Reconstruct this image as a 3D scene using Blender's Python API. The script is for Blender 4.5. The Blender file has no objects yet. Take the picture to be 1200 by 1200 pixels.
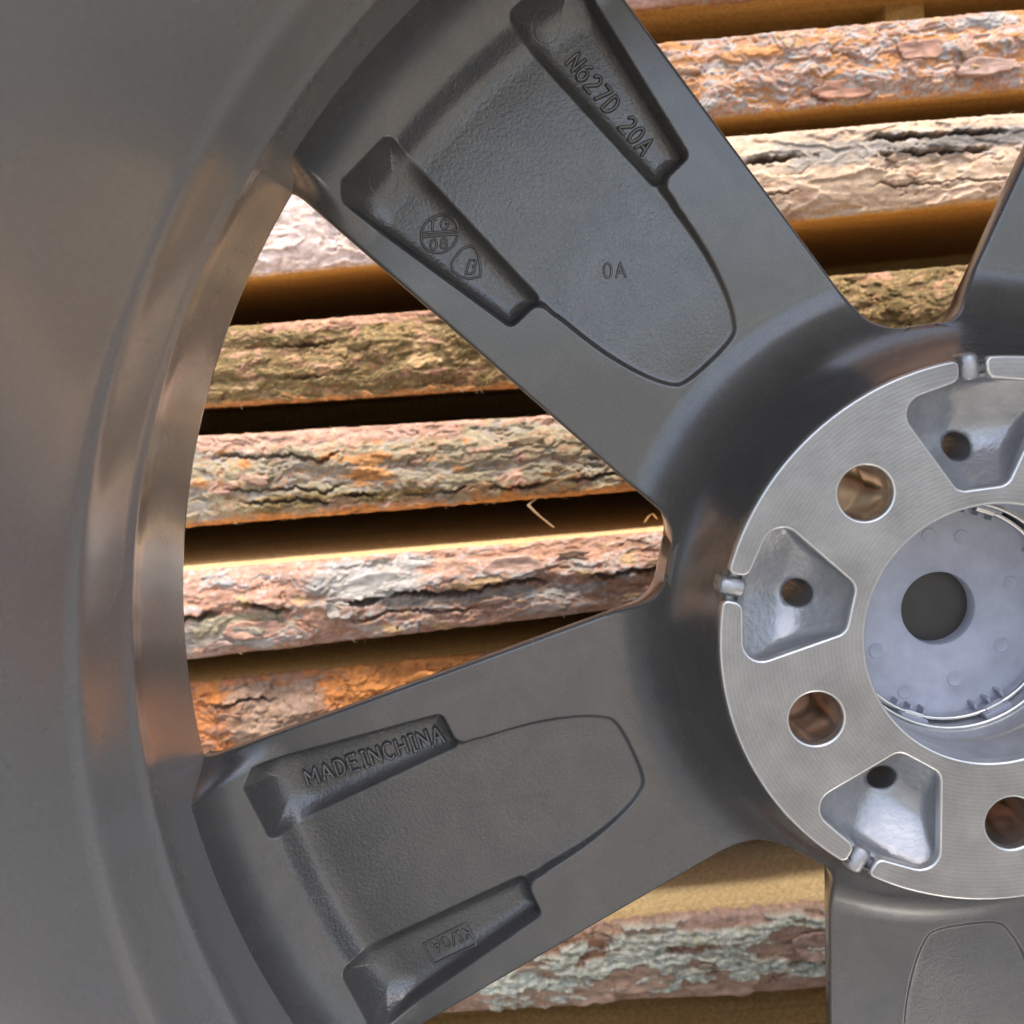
import bpy, bmesh, math, random
import numpy as np
from mathutils import Matrix, Vector

# ---------------------------------------------------------------- frames
# wheel frame (mm): x right, y up, z towards the viewer, origin = centre of the mounting pad
RHO = math.radians(5.0)          # the planks rise to the right in the wheel frame
HUB_H = 0.285                    # hub height above the ground (m)
M3 = Matrix(((math.cos(RHO), math.sin(RHO), 0), (0, 0, -1), (-math.sin(RHO), math.cos(RHO), 0)))
WHEEL = Matrix.Translation((0, 0, HUB_H)) @ M3.to_4x4()
F = 1200.0
A_, B_ = 0.102936783, 0.0105665044
T_ = np.array([137.580515, -35.0086269, -290.992654])
PH = math.degrees(-0.00629368822)
def rot_cam():
    ca, sa, cb, sb = math.cos(A_), math.sin(A_), math.cos(B_), math.sin(B_)
    Rx = np.array([[1, 0, 0], [0, ca, -sa], [0, sa, ca]]); Ry = np.array([[cb, 0, sb], [0, 1, 0], [-sb, 0, cb]])
    return Rx @ Ry
RC = rot_cam(); OC = -RC.T @ T_
def measure(px, py, z):
    """where a photographed point lies on the wheel-frame plane z (mm)"""
    d = np.array([(px - 600) / F, -(py - 600) / F, -1.0]) @ RC
    return OC + d * ((z - OC[2]) / d[2])
m3 = np.array(M3)
def to_world(p):
    return m3 @ (np.asarray(p) / 1000.0) + np.array([0, 0, HUB_H])

# ---------------------------------------------------------------- camera, sky, sun, exposure
scene = bpy.context.scene
col = bpy.data.collections.new('place'); scene.collection.children.link(col)
cam = bpy.data.cameras.new('camera'); cam_o = bpy.data.objects.new('camera', cam); col.objects.link(cam_o)
cam.sensor_width = 36; cam.lens = 36.0 * F / 1200; cam.clip_start = 0.005; cam.clip_end = 500
Rw = Matrix([list(r) for r in (m3 @ RC.T)])
cam_o.matrix_world = Matrix.Translation(Vector(to_world(OC))) @ Rw.to_4x4()
cam.dof.use_dof = True; cam.dof.focus_distance = 0.335; cam.dof.aperture_fstop = 14
scene.camera = cam_o

SUN_DIR = Vector((0.08, -0.33, 0.94)).normalized()    # towards the sun
world = bpy.data.worlds.new('World'); scene.world = world; world.use_nodes = True
nt = world.node_tree
sky = nt.nodes.new('ShaderNodeTexSky'); sky.sky_type = 'NISHITA'; sky.sun_disc = False
sky.sun_elevation = math.asin(SUN_DIR.z); sky.sun_rotation = math.atan2(SUN_DIR.x, SUN_DIR.y)
sky.air_density = 1.0; sky.dust_density = 4.0; sky.ozone_density = 1.0
nt.nodes['Background'].inputs['Strength'].default_value = 0.15
nt.links.new(sky.outputs[0], nt.nodes['Background'].inputs['Color'])
sun = bpy.data.lights.new('sun', 'SUN'); sun.energy = 1.75; sun.angle = math.radians(11); sun.color = (1, 0.95, 0.88)
sun_o = bpy.data.objects.new('sun', sun); col.objects.link(sun_o)
sun_o.rotation_euler = (-SUN_DIR).to_track_quat('-Z', 'Y').to_euler(); sun_o.location = SUN_DIR * 3
vs = scene.view_settings
vs.view_transform = 'Standard'; vs.look = 'None'; vs.gamma = 1; vs.use_curve_mapping = False; vs.exposure = 1.3
scene.cycles.max_bounces = 6; scene.cycles.diffuse_bounces = 3; scene.cycles.glossy_bounces = 4

# ---------------------------------------------------------------- helpers
def tag(o, label=None, cat=None, group=None, kind=None):
    if label: o['label'] = label
    if cat: o['category'] = cat
    if group: o['group'] = group
    if kind: o['kind'] = kind
    return o
def link(name, me, mat=None, parent=None, mtx=None):
    o = bpy.data.objects.new(name, me); col.objects.link(o)
    if mat is not None and me is not None and not me.materials: me.materials.append(mat)
    if parent is not None: o.parent = parent
    if mtx is not None: o.matrix_local = mtx
    return o
def mesh_np(name, V, Fq, smooth=True, scale=0.001):
    me = bpy.data.meshes.new(name)
    V = np.asarray(V, dtype=np.float32) * scale
    if isinstance(Fq, np.ndarray):
        k = Fq.shape[1]
        me.vertices.add(len(V)); me.vertices.foreach_set('co', V.ravel())
        me.loops.add(Fq.size); me.loops.foreach_set('vertex_index', Fq.astype(np.int32).ravel())
        me.polygons.add(len(Fq)); me.polygons.foreach_set('loop_start', np.arange(0, Fq.size, k, dtype=np.int32))
        me.update(calc_edges=True); me.validate()
    else:
        me.from_pydata([tuple(map(float, v)) for v in V], [], Fq)
    if smooth: me.polygons.foreach_set('use_smooth', np.ones(len(me.polygons), dtype=bool))
    me.update()
    return me
def grid_faces(nr, nc, wrap=False):
    i = np.arange(nr - 1)[:, None]; j = np.arange(nc if wrap else nc - 1)[None, :]
    j2 = (j + 1) % nc
    a = i * nc + j; b = i * nc + j2; c = (i + 1) * nc + j2; d = (i + 1) * nc + j
    return np.stack([a, b, c, d], -1).reshape(-1, 4)
def revolve(name, prof, seg=192, flip=False, close=False):
    prof = np.array(prof, float); a = np.linspace(0, 2 * np.pi, seg, endpoint=False)
    if close: prof = np.vstack([prof, prof[:1]])
    V = np.stack([prof[:, 0][:, None] * np.cos(a), prof[:, 0][:, None] * np.sin(a), np.repeat(prof[:, 1][:, None], seg, 1)], -1).reshape(-1, 3)
    Q = grid_faces(len(prof), seg, True)
    if flip: Q = Q[:, ::-1]
    return mesh_np(name, V, Q)
def smooth_profile(pts, n=8):
    """Catmull-Rom through profile points"""
    P = np.array(pts, float); P = np.vstack([2 * P[0] - P[1], P, 2 * P[-1] - P[-2]]); out = []
    for i in range(1, len(P) - 2):
        for t in np.linspace(0, 1, n, endpoint=False):
            p0, p1, p2, p3 = P[i - 1], P[i], P[i + 1], P[i + 2]
            out.append(0.5 * ((2 * p1) + (-p0 + p2) * t + (2 * p0 - 5 * p1 + 4 * p2 - p3) * t * t + (-p0 + 3 * p1 - 3 * p2 + p3) * t ** 3))
    out.append(P[-2]); return out
def round_poly(pts, rad, n=7):
    """closed polygon with rounded corners"""
    P = [np.array(p, float) for p in pts]; out = []
    for i in range(len(P)):
        p, a, b = P[i], P[i - 1], P[(i + 1) % len(P)]; r = rad[i] if hasattr(rad, '__len__') else rad
        if r <= 0: out.append(p); continue
        u = (a - p) / np.linalg.norm(a - p); v = (b - p) / np.linalg.norm(b - p)
        th = math.acos(max(-1, min(1, float(u @ v))))
        if th > math.pi - 0.02: out.append(p); continue
        d = min(r / math.tan(th / 2), 0.48 * np.linalg.norm(a - p), 0.48 * np.linalg.norm(b - p)); r2 = d * math.tan(th / 2)
        w = (u + v) / np.linalg.norm(u + v); c = p + w * (r2 / math.sin(th / 2))
        a0 = p + u * d - c; b0 = p + v * d - c
        t0 = math.atan2(a0[1], a0[0]); t1 = math.atan2(b0[1], b0[0]); dt = (t1 - t0 + math.pi) % (2 * math.pi) - math.pi
        for k in range(n + 1): out.append(c + r2 * np.array([math.cos(t0 + dt * k / n), math.sin(t0 + dt * k / n)]))
    return np.array(out)
def sstep(x): x = np.clip(x, 0, 1); return x * x * (3 - 2 * x)
def sdf_poly(X, Y, P, r=0.0):
    """signed distance to a polygon, negative inside; r rounds the corners outward"""
    P = np.asarray(P, float); d = np.full(X.shape, 1e9); s = np.ones(X.shape)
    for i in range(len(P)):
        a = P[i]; b = P[i - 1]; e = b - a; wx = X - a[0]; wy = Y - a[1]
        t = np.clip((wx * e[0] + wy * e[1]) / (e @ e), 0, 1)
        bx = wx - e[0] * t; by = wy - e[1] * t; d = np.minimum(d, bx * bx + by * by)
        c1 = Y >= a[1]; c2 = Y < b[1]; c3 = e[0] * wy > e[1] * wx
        s = np.where((c1 & c2 & c3) | (~c1 & ~c2 & ~c3), -s, s)
    return s * np.sqrt(d) - r
# gradient noise
def _h(ix, iy, seed):
    h = (ix.astype(np.int64) * 374761393 + iy.astype(np.int64) * 668265263 + seed * 2147483647 + seed * 97531) & 0xffffffff
    h = ((h ^ (h >> 13)) * 1274126177) & 0xffffffff
    h = ((h ^ (h >> 16)) * 2246822519) & 0xffffffff
    return (h ^ (h >> 15)) & 0xffff
def pnoise(x, y, seed=0):
    xi = np.floor(x); yi = np.floor(y); fx = x - xi; fy = y - yi
    u = fx ** 3 * (fx * (fx * 6 - 15) + 10); v = fy ** 3 * (fy * (fy * 6 - 15) + 10)
    def g(dx, dy):
        a = _h(xi + dx, yi + dy, seed) * (2 * np.pi / 65536)
        return np.cos(a) * (fx - dx) + np.sin(a) * (fy - dy)
    n0 = g(0, 0) * (1 - u) + g(1, 0) * u; n1 = g(0, 1) * (1 - u) + g(1, 1) * u
    return (n0 * (1 - v) + n1 * v) * 1.5
def fbm(x, y, seed=0, octs=4, gain=0.5):
    a = 1.0; s = 0; n = 0
    for k in range(octs):
        s = s + a * pnoise(x * 2 ** k + 17.3 * k, y * 2 ** k - 9.1 * k, seed + k * 13); n += a; a *= gain
    return s / n * 1.6
def worley(x, y, seed=0):
    xi = np.floor(x); yi = np.floor(y); d1 = np.full(x.shape, 9.0); idv = np.zeros(x.shape)
    for dx in (-1, 0, 1):
        for dy in (-1, 0, 1):
            hx = _h(xi + dx, yi + dy, seed) / 65536.0; hy = _h(xi + dx, yi + dy, seed + 71) / 65536.0
            d = np.hypot(xi + dx + hx - x, yi + dy + hy - y); m = d < d1
            idv = np.where(m, _h(xi + dx, yi + dy, seed + 5) / 65536.0, idv); d1 = np.where(m, d, d1)
    return d1, idv

# ---------------------------------------------------------------- materials
def new_mat(name):
    m = bpy.data.materials.new(name); m.use_nodes = True
    return m, m.node_tree, m.node_tree.nodes['Principled BSDF']
def nd(t, typ, **kw):
    n = t.nodes.new(typ)
    for k, v in kw.items(): setattr(n, k, v)
    return n
def noise_node(t, scale, detail=4, rough=0.55, vec=None, dist=0.0):
    n = nd(t, 'ShaderNodeTexNoise'); n.inputs['Scale'].default_value = scale; n.inputs['Detail'].default_value = detail
    n.inputs['Roughness'].default_value = rough; n.inputs['Distortion'].default_value = dist
    if vec is not None: t.links.new(vec, n.inputs['Vector'])
    return n
def ramp(t, fac, stops):
    r = nd(t, 'ShaderNodeValToRGB'); e = r.color_ramp.elements
    e[0].position, e[0].color = stops[0][0], (*stops[0][1], 1); e[1].position, e[1].color = stops[-1][0], (*stops[-1][1], 1)
    for p, c in stops[1:-1]: x = e.new(p); x.color = (*c, 1)
    t.links.new(fac, r.inputs['Fac']); return r
def maprange(t, val, a, b, c, d):
    n = nd(t, 'ShaderNodeMapRange'); t.links.new(val, n.inputs[0])
    for i, v in enumerate((a, b, c, d)): n.inputs[i + 1].default_value = v
    return n.outputs[0]
def bump(t, bsdf, h, strength, dist, prev=None):
    b = nd(t, 'ShaderNodeBump'); b.inputs['Strength'].default_value = strength; b.inputs['Distance'].default_value = dist
    t.links.new(h, b.inputs['Height'])
    if prev is not None: t.links.new(prev.outputs[0], b.inputs['Normal'])
    t.links.new(b.outputs[0], bsdf.inputs['Normal']); return b

def paint_mat(name, base, metallic, rough, dust=True, cast=False, coat=0.3, turned=False):
    m, t, b = new_mat(name)
    co = nd(t, 'ShaderNodeTexCoord').outputs['Object']
    flake = noise_node(t, 2600, 2, 0.6, co); smear = noise_node(t, 22, 5, 0.6, co, 0.6)
    c = ramp(t, flake.outputs['Fac'], [(0.3, tuple(x * 0.78 for x in base)), (0.7, tuple(x * 1.25 for x in base))])
    colr = c.outputs[0]
    if dust:
        v = nd(t, 'ShaderNodeTexVoronoi'); v.inputs['Scale'].default_value = 75; t.links.new(co, v.inputs['Vector'])
        big = noise_node(t, 30, 2, 0.5, co)
        thr = nd(t, 'ShaderNodeMath', operation='MULTIPLY'); t.links.new(maprange(t, big.outputs['Fac'], 0.52, 0.75, 0.0, 0.085), thr.inputs[0]); thr.inputs[1].default_value = 1.0
        ls = nd(t, 'ShaderNodeMath', operation='LESS_THAN'); t.links.new(v.outputs['Distance'], ls.inputs[0]); t.links.new(thr.outputs[0], ls.inputs[1])
        mx = nd(t, 'ShaderNodeMix', data_type='RGBA'); t.links.new(ls.outputs[0], mx.inputs[0]); t.links.new(colr, mx.inputs[6]); mx.inputs[7].default_value = (0.42, 0.38, 0.3, 1)
        colr = mx.outputs[2]
    gr = noise_node(t, 45, 6, 0.65, co, 0.8)                 # thin film of dust, uneven
    gm_ = nd(t, 'ShaderNodeMix', data_type='RGBA'); t.links.new(maprange(t, gr.outputs['Fac'], 0.42, 0.8, 0.0, 0.22), gm_.inputs[0]); t.links.new(colr, gm_.inputs[6]); gm_.inputs[7].default_value = (0.30, 0.28, 0.25, 1)
    t.links.new(gm_.outputs[2], b.inputs['Base Color'])
    b.inputs['Metallic'].default_value = metallic
    t.links.new(maprange(t, smear.outputs['Fac'], 0.3, 0.7, rough * 0.82, rough * 1.2), b.inputs['Roughness'])
    b.inputs['Coat Weight'].default_value = coat; b.inputs['Coat Roughness'].default_value = 0.12
    pr = bump(t, b, flake.outputs['Fac'], 0.12, 0.0003)
    if cast:
        at = nd(t, 'ShaderNodeAttribute', attribute_name='cast')
        n1 = noise_node(t, 850, 3, 0.55, co, 0.4)
        ml = nd(t, 'ShaderNodeMath', operation='MULTIPLY'); t.links.new(n1.outputs['Fac'], ml.inputs[0]); t.links.new(at.outputs['Fac'], ml.inputs[1])
        bump(t, b, ml.outputs[0], 0.42, 0.0006, pr)
    else:
        n1 = noise_node(t, 160, 2, 0.5, co)
        pr = bump(t, b, n1.outputs['Fac'], 0.03, 0.0006, pr)
        if turned:                                           # faint turning lines round the barrel
            sx = nd(t, 'ShaderNodeSeparateXYZ'); t.links.new(co, sx.inputs[0])
            n2 = nd(t, 'ShaderNodeTexNoise', noise_dimensions='1D'); n2.inputs['Scale'].default_value = 900; n2.inputs['Detail'].default_value = 3; t.links.new(sx.outputs['Z'], n2.inputs['W'])
            bump(t, b, n2.outputs['Fac'], 0.10, 0.0003, pr)
    return m
M_BARREL = paint_mat('barrel_paint_lit', (0.30, 0.296, 0.288), 0.35, 0.25, coat=0.3, turned=True)  # same paint as the spokes; base lightened in place of reflected light
M_SPOKE = paint_mat('spoke_paint', (0.122, 0.122, 0.12), 0.55, 0.25, cast=True, coat=0.35)
M_HUB = paint_mat('hub_paint', (0.13, 0.131, 0.131), 0.55, 0.25, coat=0.3)

def machined():
    m, t, b = new_mat('machined_aluminium')
    co = nd(t, 'ShaderNodeTexCoord').outputs['Object']
    w = nd(t, 'ShaderNodeTexWave', wave_type='RINGS', rings_direction='Z'); w.inputs['Scale'].default_value = 260
    w.inputs['Distortion'].default_value = 0.4; w.inputs['Detail'].default_value = 2; w.inputs['Detail Scale'].default_value = 1.5
    t.links.new(co, w.inputs['Vector'])
    # second, off-centre tool path: gives the crossing moire of the photograph
    mp = nd(t, 'ShaderNodeMapping'); mp.inputs['Location'].default_value = (0.02, 0.05, 0); t.links.new(co, mp.inputs['Vector'])
    w2 = nd(t, 'ShaderNodeTexWave', wave_type='RINGS', rings_direction='Z'); w2.inputs['Scale'].default_value = 120; w2.inputs['Distortion'].default_value = 0.4
    t.links.new(mp.outputs[0], w2.inputs['Vector'])
    n = noise_node(t, 60, 4, 0.6, co); n2 = noise_node(t, 1500, 2, 0.5, co)
    ad = nd(t, 'ShaderNodeMath', operation='ADD'); t.links.new(w.outputs['Fac'], ad.inputs[0]); t.links.new(maprange(t, w2.outputs['Fac'], 0, 1, 0.15, 0.5), ad.inputs[1])
    ad2 = nd(t, 'ShaderNodeMath', operation='ADD'); t.links.new(ad.outputs[0], ad2.inputs[0]); t.links.new(n2.outputs['Fac'], ad2.inputs[1])
    c = ramp(t, n.outputs['Fac'], [(0.3, (0.27, 0.268, 0.262)), (0.7, (0.39, 0.388, 0.38))])
    st_ = nd(t, 'ShaderNodeMix', data_type='RGBA', blend_type='MULTIPLY'); st_.inputs[0].default_value = 1
    sr = ramp(t, ad.outputs[0], [(0.35, (0.95, 0.95, 0.945)), (1.0, (1.03, 1.03, 1.03))])
    t.links.new(c.outputs[0], st_.inputs[6]); t.links.new(sr.outputs[0], st_.inputs[7])
    t.links.new(st_.outputs[2], b.inputs['Base Color']); b.inputs['Metallic'].default_value = 0.85
    t.links.new(maprange(t, n2.outputs['Fac'], 0.3, 0.7, 0.40, 0.56), b.inputs['Roughness'])
    bump(t, b, ad2.outputs[0], 0.17, 0.00013)
    return m
def plain_metal(name, colr, rough, metallic=0.9, nscale=700, bs=0.3, bd=0.0003):
    m, t, b = new_mat(name); co = nd(t, 'ShaderNodeTexCoord').outputs['Object']
    n = noise_node(t, nscale, 3, 0.55, co); n2 = noise_node(t, 90, 4, 0.6, co)
    c = ramp(t, n2.outputs['Fac'], [(0.3, tuple(x * 0.82 for x in colr)), (0.7, tuple(min(1, x * 1.12) for x in colr))])
    t.links.new(c.outputs[0], b.inputs['Base Color']); b.inputs['Metallic'].default_value = metallic; b.inputs['Roughness'].default_value = rough
    bump(t, b, n.outputs['Fac'], bs, bd); return m
M_PAD = machined()
M_CHAMFER = plain_metal('turned_aluminium', (0.72, 0.72, 0.71), 0.34, 0.9, 300, 0.1)
M_CAST = plain_metal('cast_aluminium', (0.42, 0.43, 0.445), 0.42, 0.8, 500, 0.5, 0.0005)
M_TUBE = plain_metal('drilled_aluminium', (0.64, 0.63, 0.61), 0.24, 0.92, 200, 0.08)
M_PLASTIC = plain_metal('grey_plastic', (0.38, 0.40, 0.47), 0.42, 0.0, 200, 0.05)
M_DARK = plain_metal('dark_plastic', (0.045, 0.04, 0.035), 0.5, 0.0, 300, 0.1)
M_WIRE = plain_metal('spring_steel', (0.75, 0.74, 0.7), 0.18, 1.0, 200, 0.05)

def wood_mat(name, c1, c2, fuzz=0.35):
    m, t, b = new_mat(name); co = nd(t, 'ShaderNodeTexCoord').outputs['Object']
    mp = nd(t, 'ShaderNodeMapping'); mp.inputs['Scale'].default_value = (6, 90, 60); t.links.new(co, mp.inputs['Vector'])
    n = noise_node(t, 1.6, 5, 0.6, mp.outputs[0], 0.8)
    mp2 = nd(t, 'ShaderNodeMapping'); mp2.inputs['Scale'].default_value = (0.6, 1, 1); t.links.new(co, mp2.inputs['Vector'])
    f = noise_node(t, 750, 4, 0.65, mp2.outputs[0], 0.5)
    c = ramp(t, n.outputs['Fac'], [(0.25, c1), (0.5, tuple((a + d) / 2 for a, d in zip(c1, c2))), (0.78, c2)])
    sw = nd(t, 'ShaderNodeTexWave', wave_type='BANDS', bands_direction='X'); sw.inputs['Scale'].default_value = 62; sw.inputs['Distortion'].default_value = 14; sw.inputs['Detail'].default_value = 3; sw.inputs['Detail Scale'].default_value = 2.5
    mps = nd(t, 'ShaderNodeMapping'); mps.inputs['Rotation'].default_value = (0, 0, 0.5); t.links.new(co, mps.inputs['Vector']); t.links.new(mps.outputs[0], sw.inputs['Vector'])
    swr = ramp(t, sw.outputs['Fac'], [(0.1, (0.74, 0.70, 0.64)), (0.7, (1.05, 1.04, 1.02))])
    ms = nd(t, 'ShaderNodeMix', data_type='RGBA', blend_type='MULTIPLY'); ms.inputs[0].default_value = 0.5
    t.links.new(c.outputs[0], ms.inputs[6]); t.links.new(swr.outputs[0], ms.inputs[7])
    mx = nd(t, 'ShaderNodeMix', data_type='RGBA', blend_type='MULTIPLY'); mx.inputs[0].default_value = 0.6
    fr = ramp(t, f.outputs['Fac'], [(0.3, (0.42, 0.36, 0.30)), (0.58, (1, 1, 1))])
    t.links.new(ms.outputs[2], mx.inputs[6]); t.links.new(fr.outputs[0], mx.inputs[7])
    t.links.new(mx.outputs[2], b.inputs['Base Color']); b.inputs['Roughness'].default_value = 0.8
    b.inputs['Specular IOR Level'].default_value = 0.25
    bump(t, b, f.outputs['Fac'], fuzz, 0.0009); return m
M_WOOD = wood_mat('sawn_pine', (0.62, 0.35, 0.11), (0.84, 0.57, 0.23))
M_WOOD2 = wood_mat('sawn_pine_pale', (0.72, 0.48, 0.21), (0.88, 0.69, 0.38))
M_SPACER = wood_mat('spacer_pine', (0.45, 0.28, 0.09), (0.62, 0.43, 0.17))

def bark_mat():
    m, t, b = new_mat('pine_bark'); co = nd(t, 'ShaderNodeTexCoord').outputs['Object']
    at = nd(t, 'ShaderNodeAttribute', attribute_name='Col')
    mp = nd(t, 'ShaderNodeMapping'); mp.inputs['Scale'].default_value = (0.5, 1, 1.2); t.links.new(co, mp.inputs['Vector'])
    n = noise_node(t, 900, 5, 0.65, mp.outputs[0], 0.5); n2 = noise_node(t, 260, 4, 0.6, mp.outputs[0])
    v = ramp(t, n2.outputs['Fac'], [(0.25, (0.72, 0.68, 0.64)), (0.7, (1.12, 1.1, 1.08))])
    mx = nd(t, 'ShaderNodeMix', data_type='RGBA', blend_type='MULTIPLY'); mx.inputs[0].default_value = 1
    t.links.new(at.outputs['Color'], mx.inputs[6]); t.links.new(v.outputs[0], mx.inputs[7])
    t.links.new(mx.outputs[2], b.inputs['Base Color']); b.inputs['Roughness'].default_value = 0.78
    b.inputs['Specular IOR Level'].default_value = 0.3
    bump(t, b, n.outputs['Fac'], 0.35, 0.0007); return m
M_BARK = bark_mat()
def fibre_mat():
    m, t, b = new_mat('wood_fibre'); co = nd(t, 'ShaderNodeTexCoord').outputs['Object']
    n = noise_node(t, 80, 2, 0.5, co); c = ramp(t, n.outputs['Fac'], [(0.3, (0.62, 0.36, 0.15)), (0.7, (0.85, 0.66, 0.42))])
    t.links.new(c.outputs[0], b.inputs['Base Color']); b.inputs['Roughness'].default_value = 0.7; return m
M_FIBRE = fibre_mat()
def ground_mat():
    m, t, b = new_mat('gravel'); co = nd(t, 'ShaderNodeTexCoord').outputs['Object']
    n = noise_node(t, 120, 5, 0.7, co); c = ramp(t, n.outputs['Fac'], [(0.3, (0.24, 0.22, 0.19)), (0.7, (0.38, 0.35, 0.30))])
    t.links.new(c.outputs[0], b.inputs['Base Color']); b.inputs['Roughness'].default_value = 0.9
    bump(t, b, n.outputs['Fac'], 0.6, 0.01); return m

# ---------------------------------------------------------------- ground
gm = bpy.data.meshes.new('ground')
gm.from_pydata([(-60, -60, 0), (60, -60, 0), (60, 60, 0), (-60, 60, 0)], [], [(0, 1, 2, 3)])
g = link('ground', gm, ground_mat()); tag(g, kind='structure')

# ---------------------------------------------------------------- the wheel
wheel = bpy.data.objects.new('alloy_wheel', None); col.objects.link(wheel); wheel.location = (0, 0, 0)
tag(wheel, 'dark grey five-spoke alloy wheel seen from behind, leaning against bark-edged planks', 'wheel')
SPOKE_ANG = [134 + 72 * k + PH for k in range(5)]
def rz(a): return Matrix.Rotation(math.radians(a), 4, 'Z')

# barrel: closed ring, inner wall first
inner = smooth_profile([(252, 152), (249, 146), (245.5, 136), (244, 120), (243, 95), (241.6, 62), (241.0, 53)], 5) + \
        smooth_profile([(240.3, 50.5), (239.8, 48.5), (239.7, 45), (240.2, 36), (240.3, 28), (240.0, 19)], 5) + \
        smooth_profile([(239.4, 16.8), (239.1, 15), (239.5, 12), (241.5, 2), (242.4, -12), (242.6, -30), (242.7, -41)], 6) + \
        smooth_profile([(243.2, -42.4), (244.5, -43.2), (246, -45), (248, -56), (253, -64), (262, -67)], 5)
outer = [(270, -66), (271, -60), (256, -56), (254, -40), (249.5, -30), (247, -12), (246.5, 40), (250, 52), (251, 128), (256, 140), (271, 144), (271, 151), (262, 153.5)]
barrel = link('barrel', revolve('barrel', [tuple(p) for p in inner] + outer, 512, close=True), M_BARREL, wheel, WHEEL)

# hub boss: its flank runs out into the spokes in one fillet
FIL = np.array(smooth_profile([(78.3, -1.6), (79.2, -4.5), (80.8, -11), (83.2, -18.5), (86.4, -25.2), (90.6, -31.0), (95.5, -35.4), (101, -38.4), (106, -39.8), (110, -40)], 8))
def boss_z(R): return np.interp(R, FIL[:, 0], FIL[:, 1])
bp = [(77.4, -1.2)] + [(r, z - (0.03 if r > 84 else 0)) for r, z in FIL if r < 89.2] + \
     smooth_profile([(89.7, -30.6), (90.2, -32), (90.3, -34), (90.0, -50), (88, -58), (84, -61), (70, -64)], 5)
hub = link('hub', revolve('hub', bp, 240, flip=True), M_HUB, wheel, WHEEL)

# spokes: one mesh shared by five; x = radial, y = across, z = towards the viewer
def half_w(R):
    w = 44.6 + (R - 107) * 0.098
    w = w + np.where(R < 97, 7.0 * (1 - np.sqrt(np.clip(1 - ((97 - R) / 7.0) ** 2, 0, 1))), 0)
    w = w - np.where(R < 90.0, (90.0 - R) * 2.0, 0)
    w = w + np.where(R > 237.0, 1.5 * (1 - np.sqrt(np.clip(1 - ((R - 237.0) / 6.5) ** 2, 0, 1))), 0)
    return w
POCK = np.array([(162, 27.4), (162, 35.8), (221, 46.6), (223.5, 44), (224.2, 27.4)])
POCK_M = POCK * np.array([1, -1])
TONG = [(228, 25), (162, 25.5), (150, 24.5), (134, 22), (121, 18.2), (112.5, 14.0), (109.4, 10), (108.6, 0),
        (109.4, -10), (112.5, -14.0), (121, -18.2), (134, -22), (150, -24.5), (162, -25.5), (228, -25)]
TONG = [tuple(p) for p in smooth_profile(TONG, 4)]
def spoke_height(R, v, smooth_only=False):
    u = np.sqrt(np.maximum(R * R - v * v, 1))
    base = np.maximum(boss_z(R), -40.0) - 0.012 * np.clip(R - 113, 0, 130) * 0
    sp = np.minimum(sdf_poly(u, v, POCK, 2.6), sdf_poly(u, v, POCK_M, 2.6))
    st = sdf_poly(u, v, TONG, 0.6)
    # smooth union of tongue and pockets, so the face edge runs on in one curve
    k = 5.0; hh = np.clip(0.5 + 0.5 * (sp - st) / k, 0, 1); su = sp * (1 - hh) + st * hh - k * hh * (1 - hh)
    D1 = 1.2 + 3.4 * sstep((u - 112) / 60)
    end = 1 - sstep((R - 219) / 8.0)                     # the floor runs out into the fillet of the barrel
    d = D1 * sstep(-su / 1.7 + 0.15) * end
    wall = np.where(u > 200, 3.6 + 5 * sstep((u - 208) / 14), 3.6)
    d = d + (8.2 - D1 * end) * (1 - (1 - np.clip((-sp + .35) / (wall * 1.75), 0, 1)) ** 2.3)
    z = base - d
    edge = 44.6 + (R - 107) * 0.098 - np.abs(v)
    rho = 31.0; Rb = 244.4; q = np.clip(R - (Rb - rho), 0, rho - 1e-4)
    z = z + (rho - np.sqrt(rho * rho - q * q)) * sstep((edge + 1) / 9.0)
    cast = sstep((-su - 1.0) / 2.0) * (1 - sstep((R - 222) / 10))
    return z, cast
def spoke_mesh():
    Rr = np.concatenate([np.linspace(88.2, 100, 60, endpoint=False), np.linspace(100, 222, 290, endpoint=False), 243.4 - 21.4 * np.cos(np.linspace(0, np.pi / 2, 64))])
    nc = 261; t = np.linspace(-1, 1, nc); t = np.sign(t) * (1 - (1 - np.abs(t)) ** 1.25)
    R, T = np.meshgrid(Rr, t, indexing='ij'); w = half_w(R); v = T * w
    z, cast = spoke_height(R, v)
    d = (1 - np.abs(T)) * w; r = 1.3
    z = z - np.where(d < r, r - np.sqrt(np.clip(r * r - (r - d) ** 2, 0, None)), 0) * (R > 0)
    u = np.sqrt(R * R - v * v)
    nr = len(Rr)
    grid = np.stack([u, v, z], -1)
    # sides and front: extra columns left and right of the grid
    def col_at(sign, inset, zz):
        vv = sign * (half_w(Rr) - inset); return np.stack([np.sqrt(Rr * Rr - vv * vv), vv, np.full(nr, zz)], -1)[:, None, :]
    left = [col_at(-1, 22, -62), col_at(-1, 7, -56), col_at(-1, 2.2, -52), col_at(-1, 1.3, -50)]
    right = [col_at(1, 1.3, -50), col_at(1, 2.2, -52), col_at(1, 7, -56), col_at(1, 22, -62)]
    G = np.concatenate(left + [grid] + right, 1); nc2 = G.shape[1]
    Q = grid_faces(nr, nc2, True)
    me = mesh_np('spoke', G.reshape(-1, 3), Q)
    ca = np.zeros((nr, nc2)); ca[:, 4:-4] = cast
    at = me.attributes.new('cast', 'FLOAT', 'POINT'); at.data.foreach_set('value', (0.12 + 0.88 * ca).astype(np.float32).ravel())
    return me
sp_me = spoke_mesh()
spokes = []
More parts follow.
